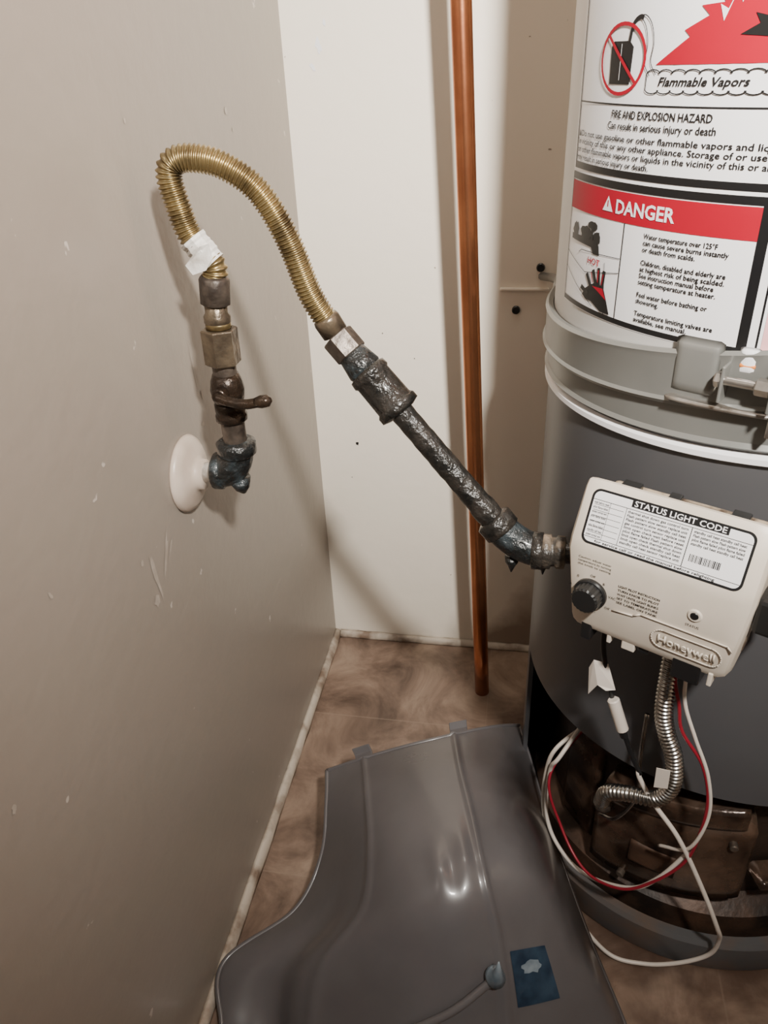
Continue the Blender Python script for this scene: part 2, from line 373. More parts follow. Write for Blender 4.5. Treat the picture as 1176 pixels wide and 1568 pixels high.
dw=Decal(tk); dk=Decal(tk); dr=Decal(tk); dw2=Decal(tk); dp=Decal(tk); dor=Decal(tk); dk2=Decal(tk)
dw.rect(.001,.785,.42,1.3,.0004)
dk.rect(.004,.9035,.42,.909); dk.rect(.004,.905,.0062,1.3); dk.rect(.004,.9555,.42,.9567)
dk.text('FIRE AND EXPLOSION HAZARD',.064,.9465,.0080,.098,bold=.00014)
dk.text('Can result in serious injury or death',.060,.9385,.0077,.106,bold=.00011)
tx=['Do not use gasoline or other flammable vapors and liquids','in vicinity of this or any other appliance. Storage of or use of gasoline','or other flammable vapors or liquids in the vicinity of this or any other','may result in serious injury or death.']
for i,t in enumerate(tx): dk.text(t,.014 if i==0 else .008,.9298-i*.0063,.0066,[.205,.235,.225,.105][i],bold=.00008)
dk.poly([(.008,.9295),(.0125,.9295),(.01025,.935)])
fl=[(.108,.983),(.135,1.0),(.130,1.004),(.148,1.012),(.141,1.018),(.158,1.019),(.150,1.032),(.166,1.024),(.160,1.045),(.176,1.028),(.175,1.055),(.188,1.03),(.196,1.06),(.203,1.03),(.215,1.055),(.222,1.02),(.24,1.04),(.25,.983)]
dr.poly(fl)
for a in ((.155,1.018),(.166,1.028),(.180,1.035)):
    dw2.poly([(a[0],a[1]),(a[0]+.004,a[1]-.010),(a[0]+.012,a[1]+.010),(a[0]+.006,a[1]-.003)],.0012)
dk2.poly([(.172,1.000),(.184,1.006),(.180,1.012),(.192,1.009),(.194,1.018),(.200,1.009),(.214,1.014),(.208,1.004),(.220,.998),(.206,.997),(.199,.990),(.194,.998)],.0013)
cl=[]
for i in range(9): cl+=ell(.107+i*.0115,.9765,.0068,.0035,6,160,20)
for i in range(9): cl+=ell(.199-i*.0115,.9675,.0068,.0032,6,-20,-160)
dk2.stroke(cl,.0008,.0012,True)
dk.text('Flammable Vapors',.112,.9695,.0080,.072,bold=.00018,shear=.25)
dr.stroke(ell(.070,.987,.027,.0235,36),.0026,.0014,True)
dr.stroke([(.051,1.003),(.089,.971)],.0026,.0014)
dk.poly([(.056,.970),(.082,.970),(.083,.995),(.078,.999),(.058,.999),(.055,.995)])
dw2.stroke([(.069,.973),(.069,.997)],.0006,.0012)
hs=[(.078,.999),(.081,1.010),(.089,1.014),(.097,1.008),(.101,.996),(.100,.984),(.106,.976)]
hs=[(p.x,p.y) for p in crom([(a,b,0) for a,b in hs],6)]
dk2.stroke(hs[:14],.003,.0012)
dk2.stroke([(a-.003,b) for a,b in hs[10:]],.0007,.0012); dk2.stroke([(a+.003,b+.001) for a,b in hs[10:]],.0007,.0012)
dor.rect(.05,1.04,.42,1.3,.0008)
dk.rect(.002,.8945,.42,.9005); dk.rect(.002,.787,.0035,.896); dk.rect(.002,.786,.216,.7905); dk.rect(.2085,.787,.216,.896)
dr.rect(.0035,.870,.2085,.8935)
dw2.text('DANGER',.082,.8765,.0150,.062,off=.0012,bold=.0004)
dw2.poly([(.065,.8765),(.079,.8765),(.072,.8885)],.0012)
dr.rect(.0715,.880,.0727,.885,.0014)
dk.rect(.0945,.7905,.0955,.870)
tt=['Water temperature over 125°F','can cause severe burns instantly','or death from scalds.','','Children, disabled and elderly are','at highest risk of being scalded.','See instruction manual before','setting temperature at heater.','','Feel water before bathing or','showering.','','Temperature limiting valves are','available, see manual.']
for i,t in enumerate(tt):
    if t: dk.text(t,.1175,.8615-i*.0052,.0056,min(.074,.0023*len(t)),bold=.00011)
def blob(cx,cz,rx,rz,seed,n=18):
    rnd=random.Random(seed); return [(cx+rx*math.cos(2*math.pi*i/n)*rnd.uniform(.75,1.1),cz+rz*math.sin(2*math.pi*i/n)*rnd.uniform(.75,1.1)) for i in range(n)]
dk.poly(blob(.020,.852,.007,.009,1)); dk.poly(blob(.040,.853,.010,.007,2)); dk.poly([(.012,.849),(.058,.850),(.064,.846),(.066,.838),(.056,.838),(.052,.843),(.012,.844)])
dk.poly(blob(.052,.861,.009,.004,3)); dk.poly(blob(.060,.852,.006,.006,4)); dk.stroke([(.052,.85),(.052,.862)],.004)
dr.text('HOT',.048,.829,.008,.020,off=.001,bold=.0001)
dk2.stroke([(.004,.832),(.045,.820),(.094,.829)],.0006); dk2.stroke([(.004,.818),(.030,.806),(.062,.793)],.0006);dk2.stroke([(.030,.835),(.035,.838),(.094,.841)],.0006)
dk2.stroke([(.075,.834),(.080,.79)],.0006)
dk.poly([(.048,.806),(.044,.800),(.050,.797),(.060,.797),(.075,.7915),(.088,.7915),(.083,.802),(.078,.811),(.068,.816),(.058,.812)])
for (a,b) in (((.066,.812),(.060,.824)),((.070,.813),(.068,.827)),((.075,.812),(.076,.826)),((.058,.809),(.050,.819)),((.052,.803),(.042,.806))):
    dk.stroke([a,b],.0042)
dr.poly([(.060,.811),(.076,.812),(.082,.803),(.07,.808)],.0011); dr.stroke([(.068,.816),(.068,.826)],.0012,.0012); dr.stroke([(.060,.814),(.057,.822)],.001,.0012); dr.stroke([(.074,.815),(.0755,.824)],.001,.0012)
dp.rect(.226,.79,.42,.84)
dk.rect(.222,.79,.2235,.89)
dw.done('label_panel',M['label_w'],heater);dk.done('label_print_black',M['ink'],heater);dr.done('label_print_red',M['red'],heater)
dw2.done('label_print_white',M['label_w'],heater);dp.done('label_print_pink',M['pink'],heater);dor.done('label_print_orange',M['orange'],heater);dk2.done('label_drawing',M['ink'],heater)
# --- strap
strap=empty('heater_strap')
RS=R+.006
zs=lambda z:.06+.13*max(0,(z-.708)/.09)
band('strap_band',[(R+.001,.797),(RS,.799),(RS+.003,.796),(RS+.0015,.790),(RS+.0015,.752),(RS+.004,.749),(RS+.002,.745),(RS-.003,.743),(RS-.003,.716),(RS,.712),(R+.001,.708)],M['strap'],strap,zt=zs,closeprof=True)
def frame_at(phi,rad,z):
    a=math.radians(phi); n=Vector((-math.sin(a),-math.cos(a),0)); t=Vector((math.cos(a),-math.sin(a),0)); k=Vector((0,0,1))
    o=cyl(phi,rad,z); return Matrix((( t.x,n.x,k.x,o.x),(t.y,n.y,k.y,o.y),(t.z,n.z,k.z,o.z),(0,0,0,1)))
F=frame_at(29,RS,.775)
curved_plate('strap_end_plate',37,28,.748,.795,RS,RS+.0045,M['strap'],strap,n=10,corner=.002)
box('bolt_tab',(.0085,.0,-.024),(.0110,.016,.006),M['strap'],strap,.001,F)
box('bolt_tab_far',(.046,.0,-.024),(.049,.018,.012),M['strap'],strap,.001,F)
cylp('clamp_bolt',F@Vector((.004,.011,-.006)),F@Vector((.060,.011,-.006)),.0036,M['zinc'],strap,n=14)
cylp('clamp_bolt_head',F@Vector((.0035,.011,-.006)),F@Vector((.0085,.011,-.006)),.0065,M['zinc'],strap,n=6)
cylp('clamp_nut',F@Vector((.034,.011,-.006)),F@Vector((.046,.011,-.006)),.0070,M['zinc'],strap,n=6)
curved_plate('strap_lower_tongue',38,4,.738,.746,RS,RS+.010,M['zinc'],strap,corner=.003,n=20,nz=4)
box('tongue_lip',(.048,.0,-.046),(.052,.012,-.028),M['zinc'],strap,.001,F)
curved_plate('strap_window_paper',25.5,22,.772,.794,RS,RS+.0025,M['label_w'],strap,n=6,corner=.001)
curved_plate('strap_window_orange',25.5,22,.776,.783,RS,RS+.0035,M['orange'],strap,n=6,corner=.001)
box('wall_lug',(.300,-.006,.688),(.372,-.0,.693),M['wb'],strap,.002)
sweep('wall_arm',[(.360,-.004,.71),(.372,-.03,.715),(.38,-.12,.735),(.372,-.27,.752)],[.006,.006,.006,.006],M['strap'],strap,n=8)
for (x,z) in ((.3575,.7216),(.325,.6593)):
    cylp('lag_screw',(x,-.004,z),(x,.002,z),.0062,M['black'],strap,n=14)
# ------------------------------------------------------------------ gas control valve
ctl=empty('gas_control_valve')
A=math.radians(28); nn=Vector((-math.sin(A),-math.cos(A),0)); tv=Vector((math.cos(A),-math.sin(A),0))
def vb(t,m,z): return Vector((C.x,C.y,0))+nn*m+tv*t+Vector((0,0,z))
prf=[(.262,.545),(.318,.536),(.328,.541),(.3325,.550),(.3335,.622),(.331,.632),(.310,.676),(.3055,.6800),(.301,.6790),(.296,.673),(.262,.630)]
vs=[];fs=[];k=len(prf)
cz=.612
tl=[-.0785,-.0780,-.0755,-.070,-.060,-.03,0,.03,.060,.070,.0755,.0780,.0785]
def inset(i):
    e=min(i,len(tl)-1-i); return [.010,.006,.0025,.0006,0,0,0][e]
for i,t in enumerate(tl):
    d=inset(i)
    for (m_,z) in prf:
        mm=m_-d*(1 if m_>.30 else .0); zz=z+(d if z<cz else -d)*(1.0 if abs(z-cz)>.03 else .0)
        tt2=t
        if z<.56: tt2=t*.90
        vs.append(vb(tt2,mm,zz))
for i in range(len(tl)-1):
    for q in range(k): fs.append((i*k+q,i*k+(q+1)%k,(i+1)*k+(q+1)%k,(i+1)*k+q))
fs.append(tuple(range(k)));fs.append(tuple((len(tl)-1)*k+q for q in range(k-1,-1,-1)))
hz=mk('housing',vs,fs,M['valve'],ctl); mo=hz.modifiers.new('es','EDGE_SPLIT'); mo.split_angle=math.radians(28)
def vbox(name,t0,t1,m0,m1,z0,z1,m,bw=.001,par=ctl):
    vs=[vb(t,mm,z) for t in(t0,t1) for mm in(m0,m1) for z in(z0,z1)]
    fs=[(0,1,3,2),(4,6,7,5),(0,4,5,1),(2,3,7,6),(0,2,6,4),(1,5,7,3)]
    o=mk(name,vs,fs,m,par,False)
    if bw: bevel(o,bw)
    return o
vbox('rear_body',-.062,.072,.276,.2985,.55,.6690,M['vstain'],.003)
for t0,t1 in ((-.050,-.034),(-.010,.000),(.040,.054)): vbox('rear_clip',t0,t1,.288,.3030,.664,.6780,M['black'],.0012)
vbox('cast_body',-.05,.05,.225,.28,.525,.635,M['nut'],.004)
vbox('right_connector',.074,.094,.27,.30,.575,.61,M['black'],.004)
for t0,t1,z0 in ((-.058,-.048,.528),(.026,.05,.526)): vbox('wire_socket',t0,t1,.306,.331,z0,.548,M['black'],.0015)
vbox('bottom_rib',-.02,-.008,.31,.328,.532,.545,M['valve'],.001);vbox('bottom_rib_b',-.034,-.03,.31,.328,.532,.545,M['valve'],.001);vbox('bottom_clip',-.006,.004,.31,.326,.534,.545,M['black'],.001);vbox('bottom_tab',.056,.06,.31,.331,.531,.545,M['valve'],.001)
def slp(x,y,off):
    dm=-.021;dz=.044;L=math.hypot(dm,dz); return vb(x,.331+dm/L*y+dz/L*off,.632+dz/L*y-dm/L*off)
sw=Decal(slp); sk=Decal(slp)
def rrect(x0,y0,x1,y1,r):
    P=[]
    for cx,cy,a in ((x1-r,y1-r,0),(x0+r,y1-r,90),(x0+r,y0+r,180),(x1-r,y0+r,270)):
        P+=[(cx+r*math.cos(math.radians(a+b)),cy+r*math.sin(math.radians(a+b))) for b in range(0,91,15)]
    return P
sk.poly(rrect(-.0675,-.0005,.0655,.0475,.007),.0003,1); sw.poly(rrect(-.0655,.0015,.0635,.0455,.0055),.0006,1)
sk.rect(-.033,.0400,.045,.0468,.0009,1); sw.text('STATUS LIGHT CODE',-.031,.0410,.0068,.074,off=.0012,bold=.0001)
def ln(x0,y0,x1,y1,w=.0004): sk.stroke([(x0,y0),(x1,y1)],w,.0009)
ln(-.0655,.038,.0635,.038);ln(-.0655,.0055,.0635,.0055)
ln(-.036,.0055,-.036,.038);ln(.018,.0055,.018,.038,.0006)
for i in range(6): ln(-.0635,.010+i*.0048,-.038,.010+i*.0048,.0003)
ln(-.050,.006,-.050,.038,.0003)
rnd=random.Random(5)
words=['Flash pattern slow','system normal vent','standby call heat','pilot flame failed','thermal shut down','gas control turn','limit open check','sensor replace unit','wait before reset']
for i in range(9):
    sk.text(rnd.choice(words)+' '+rnd.choice(words),-.0345,.0345-i*.0033,.0031,.050,off=.0009,bold=.00006)
    if i<8: sk.text(rnd.choice(words),-.0640,.0348-i*.0040,.0028,.013,off=.0009,bold=.00003)
for i in range(4): sk.text(rnd.choice(words)+' '+rnd.choice(words),.020,.0345-i*.0033,.0031,.040,off=.0009,bold=.00006)
x=.022
while x<.046:
    w=rnd.choice([.0003,.0006,.0009]); sk.rect(x,.0115,x+w,.0175,.0009,1); x+=w+rnd.choice([.0004,.0007])
sk.text('for service call or read the manual before relighting',-.055,.0023,.0032,.10,off=.0009,bold=.00006)
sw.done('status_label',M['label_w'],ctl); sk.done('status_label_print',M['ink'],ctl)
def frt(x,z,off): return vb(x,.3331+off,z)
fk=Decal(frt); fv=Decal(frt)
for i,t in enumerate(['Caution: adjust water','temperature by turning','the knob to setting']): fk.text(t,-.066,.617-i*.0035,.0030,.030,off=.0006)
for i,t in enumerate(['LIGHT PILOT INSTRUCTION','TURN KNOB TO PILOT','WAIT UNTIL LIGHT BLINKS','SET TO TEMPERATURE','SEE LABEL ON TANK']): fk.text(t,-.028,.600-i*.0042,.0032,.036,off=.0006,bold=.00004)
for a in range(0,360,40): 
    c=(-.0515+.0185*math.cos(math.radians(a+10)),.583+.0185*math.sin(math.radians(a+10)))
    if c[1]>.562: fk.text(rnd.choice(['A','B','C','HOT','Off','VAC']),c[0]-.002,c[1]-.001,.0035,off=.0006)
fk.text('STATUS',.031,.5865,.0034,.011,off=.0006)
fk.done('front_print',M['ink'],ctl)
fv.stroke(rrect(.006,.5545,.064,.5725,.009),.0012,.0006,True); 
fv.text('Honeywell',.011,.559,.0125,.048,off=.0008,bold=.0003)
o=fv.done('embossed_badge',M['valve'],ctl); s=o.modifiers.new('s','SOLIDIFY'); s.thickness=.0009; s.offset=0
vv=Decal(frt); vv.stroke([(-.03,.574),(-.012,.576),(-.006,.580),(.066,.580),(.07,.576)],.0014,.0004); o=vv.done('front_step',M['valve'],ctl); s=o.modifiers.new('s','SOLIDIFY'); s.thickness=.0010; s.offset=0
kc=(-.0515,.583)
cylp('knob_skirt',frt(kc[0],kc[1],-.002),frt(kc[0],kc[1],.004),.0150,M['black'],ctl,n=32)
vs=[];fs=[];n=40
for e,(r,o_) in enumerate(((.0125,.003),(.0120,.0135),(.0105,.015),(.0001,.015))):
    for i in range(n):
        a=2*math.pi*i/n; rr=r*(1+(.05 if i%2 else 0)*(1 if e<3 else 0)); vs.append(frt(kc[0]+rr*math.cos(a),kc[1]+rr*math.sin(a),o_))
for e in range(3):
    for i in range(n): fs.append((e*n+i,e*n+(i+1)%n,(e+1)*n+(i+1)%n,(e+1)*n+i))
mk('temperature_knob',vs,fs,M['black'],ctl,False)
cylp('status_light_bezel',frt(.037,.5985,-.002),frt(.037,.5985,.0015),.0062,M['valve'],ctl,n=24)
cylp('status_light',frt(.037,.5985,-.002),frt(.037,.5985,.002),.0042,M['black'],ctl,n=24)
# ------------------------------------------------------------------ black iron gas pipe
gp=empty('gas_pipe')
inlet=vb(-.066,.284,.590)
A1=Vector((.167,-.48,.774))
elbc=Vector((.345,-.538,.587)); din=(inlet-elbc).normalized(); dup=(A1-elbc).normalized()
cylp('inlet_bushing',elbc+din*.035,inlet+din*.015,.0105,M['iron'],gp,n=18)
prof('inlet_collar',elbc+din*.020,elbc+din*.044,[(0,.012),(.05,.0165),(.4,.0168),(.45,.014),(.6,.014),(.65,.0158),(.95,.0155),(1,.011)],M['tapeb'],gp)
def arc(a,b,c,n=10):
    a=Vector(a);b=Vector(b);c=Vector(c); return [a*(1-t)**2+2*b*t*(1-t)+c*t*t for t in [i/n for i in range(n+1)]]
ea=arc(elbc+dup*.030,elbc,elbc+din*.026)
sweep('pipe_elbow',ea,[.0160]*len(ea),M['ironb'],gp,18)
prof('elbow_collar_upper',elbc+dup*.022,elbc+dup*.040,[(0,.0155),(.1,.0182),(.85,.0182),(1,.0145)],M['iron'],gp)
prof('elbow_collar_lower',elbc+din*.012,elbc+din*.024,[(0,.0155),(.1,.0180),(.85,.0180),(1,.0145)],M['iron'],gp)
P=resample([elbc+dup*.03,A1-dup*.05],.006); rr=[.0115+random.uniform(-.0004,.0005) for _ in P]
for i in range(5): rr[i]+=.0012
sweep('pipe_nipple',P,rr,M['iron'],gp,18)
for q,(t,s_) in enumerate(((-.004,.007),(.016,.0055),(.045,.004))):
    c=elbc+din*t*1.5-Vector((0,0,.015)); sweep('dope_drip',[c+Vector((0,0,.006)),c,c-Vector((0,0,.005)),c-Vector((0,0,.012))],[s_,s_*.9,s_*.5,s_*.1],M['ironb'],gp,10)
def al(t): return elbc.lerp(A1,t)
prof('pipe_coupling',al(.645),al(.845),[(0,.0135),(.05,.0212),(.17,.0212),(.22,.0188),(.8,.0182),(.84,.0200),(.96,.0192),(1,.013)],M['iron'],gp)
prof('reducer',al(.83),al(.925),[(0,.015),(.2,.0172),(.9,.0140),(1,.012)],M['ironb'],gp,n=18)
cylp('flare_nut',al(.915),al(1.0),.0160,M['nut'],gp,n=6)
# ------------------------------------------------------------------ wall stub, shutoff valve, flexible connector
esc=empty('pipe_escutcheon'); E=Vector((0,-.5,.631))
prof('flange_plate',E,E+Vector((.022,0,0)),[(0,.040),(.12,.041),(.3,.0385),(.5,.032),(.62,.020),(.75,.0165),(1,.0155)],M['cream'],esc,n=40)
sv=empty('gas_shutoff_valve')
prof('stub_nipple',(.015,-.5,.633),(.045,-.5,.635),[(0,.0105),(.5,.0105),(.52,.014),(.75,.0145),(.8,.012),(1,.012)],M['tape'],sv)
ea=arc((.034,-.5,.636),(.060,-.5,.636),(.060,-.5,.668),12)
sweep('elbow_body',ea,[.0165,.0172,.0176,.018,.018,.018,.018,.0178,.0175,.0172,.017,.017,.017],M['ironb'],sv,20)
prof('elbow_collar',(.032,-.5,.636),(.044,-.5,.636),[(0,.0165),(.15,.0192),(.85,.0192),(1,.0165)],M['ironb'],sv)
prof('elbow_top_collar',(.060,-.5,.656),(.060,-.5,.672),[(0,.0172),(.15,.0200),(.85,.0200),(1,.0165)],M['ironb'],sv)
sweep('elbow_drip',[(.058,-.5,.628),(.060,-.5,.617),(.061,-.5,.611)],[.012,.008,.002],M['ironb'],sv,10)
cylp('riser_nipple',(.060,-.5,.668),(.060,-.5,.700),.0118,M['nut'],sv,n=20)
prof('valve_lower_collar',(.060,-.5,.693),(.060,-.5,.714),[(0,.013),(.1,.0158),(.35,.0158),(.45,.0145),(.6,.0152),(.9,.0152),(1,.013)],M['bronze'],sv)
prof('valve_body',(.060,-.5,.711),(.060,-.5,.742),[(0,.013),(.2,.0155),(.5,.0168),(.8,.0150),(1,.0125)],M['bronze'],sv)
cylp('valve_stem',(.060,-.5,.727),(.060,-.524,.727),.0075,M['bronze'],sv,n=16)
hd=[(.058,-.525,.728),(.072,-.528,.725),(.088,-.530,.724),(.102,-.531,.727),(.110,-.531,.729)]
sweep('lever_handle',resample(crom(hd,8),.003),.0048,M['bronze'],sv,12)
sweep('lever_tip',[(.098,-.531,.7262),(.104,-.531,.7275),(.111,-.531,.729),(.114,-.531,.730)],[.0045,.0062,.0058,.002],M['bronze'],sv,12)
cylp('valve_neck',(.060,-.5,.740),(.060,-.5,.756),.0115,M['nut'],sv,n=18)
cylp('union_nut',(.060,-.5,.752),(.0605,-.5,.786),.0172,M['brasst'],sv,n=6)
hc=empty('flexible_gas_connector')
prof('lower_ferrule',(.0605,-.5,.784),(.0612,-.5,.812),[(0,.010),(.2,.0105),(.3,.0125),(.5,.0125),(.6,.0105),(1,.0105)],M['brasst'],hc)
prof('lower_nut',(.0612,-.5,.808),(.0640,-.5,.834),[(0,.011),(.05,.0138),(.9,.0142),(1,.0120)],M['nut'],hc,n=12)
prof('lower_brass_collar',(.0606,-.5,.786),(.0608,-.5,.794),[(0,.009),(.1,.0120),(.9,.0120),(1,.009)],M['brass'],hc)
path=[(.0640,-.5,.830),(.0655,-.5,.843),(.055,-.5,.857),(.046,-.5,.872),(.0405,-.5,.895),(.0372,-.5,.916),(.0420,-.499,.927),(.057,-.497,.930),(.083,-.495,.924),(.1109,-.492,.903),(.1314,-.488,.8634),(.1464,-.484,.8141),(.163,-.481,.782)]
corr('corrugated_hose',path,.0104,.0012,.0036,M['brass'],hc,20)
prof('hose_end_collar',Vector((.1575,-.4815,.792)),Vector((.166,-.4805,.777)),[(0,.0118),(.2,.0128),(1,.0125)],M['brasst'],hc)
tp=resample(crom([(.0655,-.5,.845),(.057,-.5,.855),(.049,-.5,.866)],8),.002)
sweep('torn_tag_wrap',tp,[.0118+random.uniform(-.0006,.0012) for _ in tp],M['tape'],hc,9,False)
mk('torn_tag_flap',[(.060,-.513,.862),(.068,-.511,.864),(.070,-.512,.852),(.063,-.514,.842),(.050,-.514,.838),(.044,-.513,.846)],[(0,1,2,3,4,5)],M['tape'],hc,False)
# ------------------------------------------------------------------ copper pipe
cp=empty('copper_pipe')
P=[Vector((.299,-.125,0)).lerp(Vector((.182,-.125,2.45)),i/30) for i in range(31)]
sweep('riser',P,.0125,M['copper'],cp,28)
# ------------------------------------------------------------------ steel tube and wiring
tb=heater
corr('steel_pilot_flex_tube',[(.493,-.572,.520),(.493,-.579,.442),(.499,-.582,.410),(.510,-.586,.380),(.514,-.588,.343),(.503,-.583,.313),(.478,-.572,.302),(.458,-.559,.285),(.455,-.545,.25)],.0082,.0011,.0046,M['steel'],tb,16)
prof('tube_fitting',(.455,-.548,.255),(.462,-.530,.225),[(0,.008),(.1,.0105),(.6,.0105),(.7,.008),(1,.008)],M['nut'],tb,n=8)
tube('pilot_line',[(.486,-.55,.40),(.485,-.56,.34),(.490,-.555,.28),(.475,-.54,.22),(.46,-.52,.2)],.0025,M['steel'],tb)
wh=empty('ignition_wiring')
tube('ignition_cable_black',[(.430,-.560,.535),(.432,-.560,.49),(.445,-.562,.435),(.458,-.565,.400),(.472,-.570,.363),(.484,-.575,.338)],.0026,M['black'],wh)
tube('ignition_cable_white',[(.482,-.574,.342),(.484,-.576,.333),(.501,-.582,.304),(.531,-.593,.265),(.564,-.601,.198),(.590,-.604,.135),(.602,-.592,.093),(.599,-.586,.051),(.5695,-.584,.021),(.529,-.583,.006),(.486,-.576,.006),(.447,-.533,.010),(.424,-.503,.041),(.408,-.478,.0855),(.398,-.456,.127),(.398,-.456,.19),(.408,-.456,.235),(.45,-.42,.25)],.0026,M['wirew'],wh)
tube('wire_white_b',[(.506,-.572,.53),(.506,-.584,.483),(.510,-.586,.452),(.524,-.591,.415),(.543,-.597,.368),(.552,-.599,.313),(.542,-.596,.255),(.52,-.57,.22)],.0019,M['wirew'],wh)
tube('wire_red',[(.497,-.572,.53),(.497,-.581,.483),(.505,-.584,.449),(.512,-.587,.418),(.535,-.594,.383),(.547,-.598,.341),(.549,-.598,.291),(.542,-.596,.233),(.516,-.589,.180),(.486,-.576,.141),(.45,-.54,.115),(.42,-.50,.14),(.402,-.47,.2),(.45,-.42,.25)],.0018,M['wirer'],wh)
tube('wire_white_c',[(.545,-.590,.24),(.520,-.588,.185),(.494,-.575,.143),(.45,-.530,.095),(.418,-.492,.095),(.402,-.468,.127),(.402,-.466,.204),(.412,-.470,.236),(.45,-.42,.27)],.0026,M['wirew'],wh)
def tag(name,pts,m=M['wirew']):
    o=mk(name,pts,[tuple(range(len(pts)))],m,wh,False); s=o.modifiers.new('s','SOLIDIFY'); s.thickness=.0006; return o
tag('cable_tag_flag',[(.421,-.556,.462),(.424,-.560,.476),(.438,-.562,.474),(.447,-.570,.448),(.438,-.57,.446),(.430,-.566,.449),(.423,-.560,.430)])
cylp('cable_sleeve',(.447,-.566,.432),(.460,-.572,.396),.0062,M['wirew'],wh,n=12)
cylp('cable_connector',(.458,-.570,.398),(.463,-.572,.386),.004,M['black'],wh,n=10)
tag('cable_tag_loose',[(.492,-.600,.378),(.505,-.602,.378),(.506,-.602,.352),(.493,-.600,.350)])
# ------------------------------------------------------------------ burner access cover lying on the floor
cv=empty('burner_access_cover')
X=[[(89,-420),(149.6,-422.9),(214,-408.2),(280.9,-382),(329.6,-348.8),(364.4,-293.9)],
[(101.6,-476.6),(172,-506.9),(236,-502),(296.7,-476.7),(346,-441.6),(381.4,-356.3)],
[(109,-543),(193.3,-592.8),(257.1,-595.7),(318.7,-564.2),(368.3,-527.8),(405,-437.6)],
[(86.3,-606.2),(196.1,-655),(275.2,-659.4),(337.1,-629.7),(393,-589.9),(433,-511.4)],
[(14,-674),(157,-700.2),(276.5,-701.9),(358.6,-671.8),(426,-627),(463.1,-577)],
[(31.4,-734.8),(150,-754.5),(274.6,-749.1),(378.1,-723.1),(465,-676.6),(495,-648.3)],
[(50.4,-790.7),(158.8,-804.9),(278.7,-792),(389.2,-762.4),(482.3,-722.6),(518.3,-711.2)]]
Z=[[.10,.14,.16,.165,.15,.10],[.10,.17,.20,.205,.185,.10],[.08,.18,.22,.225,.20,.085],[.05,.16,.21,.215,.18,.06],[.03,.11,.16,.165,.12,.03],[.015,.05,.08,.085,.06,.012],[.006,.006,.006,.006,.006,.006]]
G=[[Vector((a/1000,b/1000,z)) for (a,b),z in zip(r,zr)] for r,zr in zip(X,Z)]
def c1(P,t):
    n=len(P)-1; t=min(max(t,0),n-1e-6); i=int(t); f=t-i
    a=P[i-1] if i>0 else 2*P[0]-P[1]; b=P[i]; c=P[i+1]; d=P[i+2] if i+2<=n else 2*P[n]-P[n-1]
    return .5*((2*b)+(c-a)*f+(2*a-5*b+4*c-d)*f*f+(3*b-a-3*c+d)*f**3)
def S0(u,v): return c1([c1(r,u) for r in G],v)
def SN(u,v):
    e=.02; a=S0(min(u+e,5),v)-S0(max(u-e,0),v); b=S0(u,min(v+e,6))-S0(u,max(v-e,0)); n=a.cross(b).normalized()
    return n if n.z>0 else -n
def S(u,v,off=0):
    h=0
    for c,w,a in ((.95,.045,.003),(2.85,.05,.0035)): h+=a*math.exp(-((u-c)/w)**2)
    if v>1.5:
        for uc,vc,a,su,sv_ in ((2.1,2.6,.002,.12,.4),(2.35,2.7,-.002,.10,.4),(2.6,2.5,.002,.10,.35)):
            h+=a*math.exp(-((u-uc)/su)**2-((v-vc)/sv_)**2)
    g=1/(1+math.exp(-(v-3.4)*3)); h+=g*(-.018*math.exp(-((u-.50)/.20)**2)+.005*math.exp(-(u/.18)**2))
    return S0(u,v)+SN(u,v)*(h+off)
nu,nv=110,110; vs=[S(5*i/nu,6*j/nv) for j in range(nv+1) for i in range(nu+1)]
fs=[(j*(nu+1)+i,j*(nu+1)+i+1,(j+1)*(nu+1)+i+1,(j+1)*(nu+1)+i) for j in range(nv) for i in range(nu)]
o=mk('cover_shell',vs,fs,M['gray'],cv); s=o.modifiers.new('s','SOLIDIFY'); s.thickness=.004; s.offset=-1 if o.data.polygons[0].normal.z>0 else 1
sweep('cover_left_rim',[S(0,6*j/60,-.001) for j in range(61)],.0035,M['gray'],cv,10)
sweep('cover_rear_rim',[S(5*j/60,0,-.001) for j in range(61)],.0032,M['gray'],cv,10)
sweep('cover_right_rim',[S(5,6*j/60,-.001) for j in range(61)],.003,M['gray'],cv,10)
for uc in (.95,2.95):
    a=S(uc-.18,.0);b=S(uc+.22,.0);n=SN(uc,.02); up=(S0(uc,0)-S0(uc,.3)).normalized()
    vs=[a,b,b+up*.010+n*.002,b+up*.014+n*.012,a+up*.014+n*.012,a+up*.010+n*.002]
    o=mk('cover_tab',vs,[(0,1,2,5),(5,2,3,4)],M['gray'],cv,False); s=o.modifiers.new('s','SOLIDIFY'); s.thickness=.003; s.offset=0; bevel(o,.001)
pb=S(2.66,4.36,.008)
tube('latch_rod',[S(1.2,5.05,.004),S(1.6,4.9,.005),S(2.2,4.62,.007),pb],.0045,M['gray'],cv)
c=S(2.72,4.30,.010); nk=SN(2.72,4.3); sweep('latch_knob',[c-nk*.008,c-nk*.004,c+nk*.003,c+nk*.006+Vector((0,0,.007)),c+nk*.008+Vector((0,.002,.020)),c+nk*.008+Vector((0,.004,.028))],[.004,.0105,.0105,.006,.003,.0008],M['gel'],cv,16)
v=[];f=[]
for i in range(9):
    for j in range(9): v.append(S(2.98+.50*i/8,4.12+.60*j/8,.0012))
for i in range(8):
    for j in range(8): f.append((i*9+j,i*9+j+1,i*9+j+10,i*9+j+9))
mk('blue_sticker',v,f,M['bluest'],cv)
v=[]
rnd2=random.Random(9)
for i in range(16):
    a=2*math.pi*i/16; q=rnd2.uniform(.7,1.1); v.append(S(3.22+.15*q*math.cos(a),4.32+.08*q*math.sin(a),.0022))
mk('sticker_mark',v,[tuple(range(16))],M['gel'],cv)
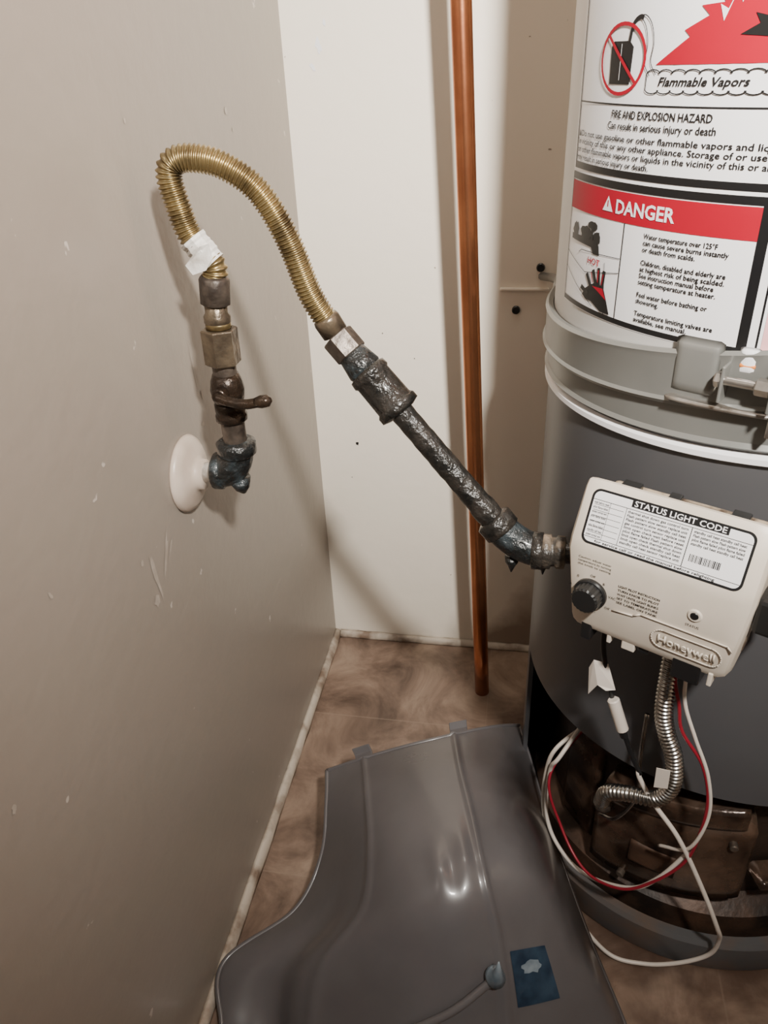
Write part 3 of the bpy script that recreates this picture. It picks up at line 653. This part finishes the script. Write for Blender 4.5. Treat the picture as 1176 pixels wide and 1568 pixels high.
# ------------------------------------------------------------------ paint chips and scuffs on the walls
def chips(name,items,plane,m,parent):
    vs=[];fs=[]
    for (a,b,ra,rb,ang,seed) in items:
        rnd=random.Random(seed); n=14; k=len(vs)
        for i in range(n):
            t=2*math.pi*i/n; q=rnd.uniform(.55,1.1); x_=ra*math.cos(t)*q; y_=rb*math.sin(t)*q
            x2=x_*math.cos(ang)-y_*math.sin(ang); y2=x_*math.sin(ang)+y_*math.cos(ang)
            vs.append((.0006,a+x2,b+y2) if plane=='x' else (a+x2,-.0006,b+y2))
        fs.append(tuple(range(k,k+n)))
    return mk(name,vs,fs,m,parent,False)
M['chip']=mat('chipped_paint_pale',(.46,.41,.36),(.36,.31,.265),scale=60,rough=.45)
wl=bpy.data.objects['wall_left']; wb=bpy.data.objects['wall_back']
chips('scuff_marks',[(-.602,.572,.004,.034,.12,1),(-.575,.580,.003,.028,-.5,2),(-.61,.549,.007,.007,0,3),(-.565,.578,.002,.018,-.7,4),(-.853,.5485,.003,.004,0,5),(-.2456,.9501,.004,.005,.4,6),(-.23,.93,.003,.003,.4,7),(-.488,.9587,.002,.003,0,8),(-.44,.66,.004,.003,0,9),(-.43,.69,.002,.006,0,10),(-.62,.60,.003,.004,.3,12),(-.75,.66,.002,.005,.5,13),(-.44,.725,.001,.03,.1,14)],'x',M['chip'],wl)
chips('dark_specks',[(.0684,.4259,.003,.004,0,21),(.09,.55,.001,.0015,0,22),(.14,.50,.001,.001,0,23),(.12,.62,.0012,.001,0,24),(.055,.36,.001,.001,0,25),(.17,.58,.001,.001,0,26)],'y',M['ink'],wb)
chips('peeled_patch',[(.05,1.01,.005,.012,.2,31),(.06,1.035,.003,.004,.2,32),(.04,.985,.003,.006,.6,33)],'y',M['label_w'],wb)
# ------------------------------------------------------------------ lights
def area(name,loc,tgt,size,power,col,spread=180):
    l=bpy.data.lights.new(name,'AREA'); l.shape='DISK'; l.size=size; l.energy=power; l.color=col; l.spread=math.radians(spread)
    o=bpy.data.objects.new(name,l); o.location=loc; o.rotation_euler=(Vector(tgt)-Vector(loc)).to_track_quat('-Z','Y').to_euler(); link(o); return o
area('work_lamp',(.60,-1.30,1.50),(.32,0,.98),.09,18.5,(1,.945,.87),105)
area('ceiling_lamp',(.22,-.35,2.40),(.22,-.40,0),.22,3.6,(1,.93,.84))
w=bpy.data.worlds.new('world'); scene.world=w; w.use_nodes=True
w.node_tree.nodes['Background'].inputs[0].default_value=(1,.95,.9,1); w.node_tree.nodes['Background'].inputs[1].default_value=.15
# ------------------------------------------------------------------ camera
cam=bpy.data.cameras.new('camera'); co=bpy.data.objects.new('camera',cam); link(co)
X_=Vector((.9836,.1706,-.0401)); Fw=Vector((-.1667,.841,-.5135))
Fw.normalize(); X_=(X_-Fw*X_.dot(Fw)).normalized(); Up=X_.cross(Fw)*1.0
if Up.z<0: Up=-Up
m=Matrix.Identity(4)
for i in range(3): m[i][0]=X_[i]; m[i][1]=Up[i]; m[i][2]=-Fw[i]
m.translation=Vector((0.339,-1.16,1.0)); co.matrix_world=m
cam.sensor_fit='VERTICAL'; cam.sensor_height=32; cam.lens=32*1178/1568; cam.clip_start=.01
scene.camera=co
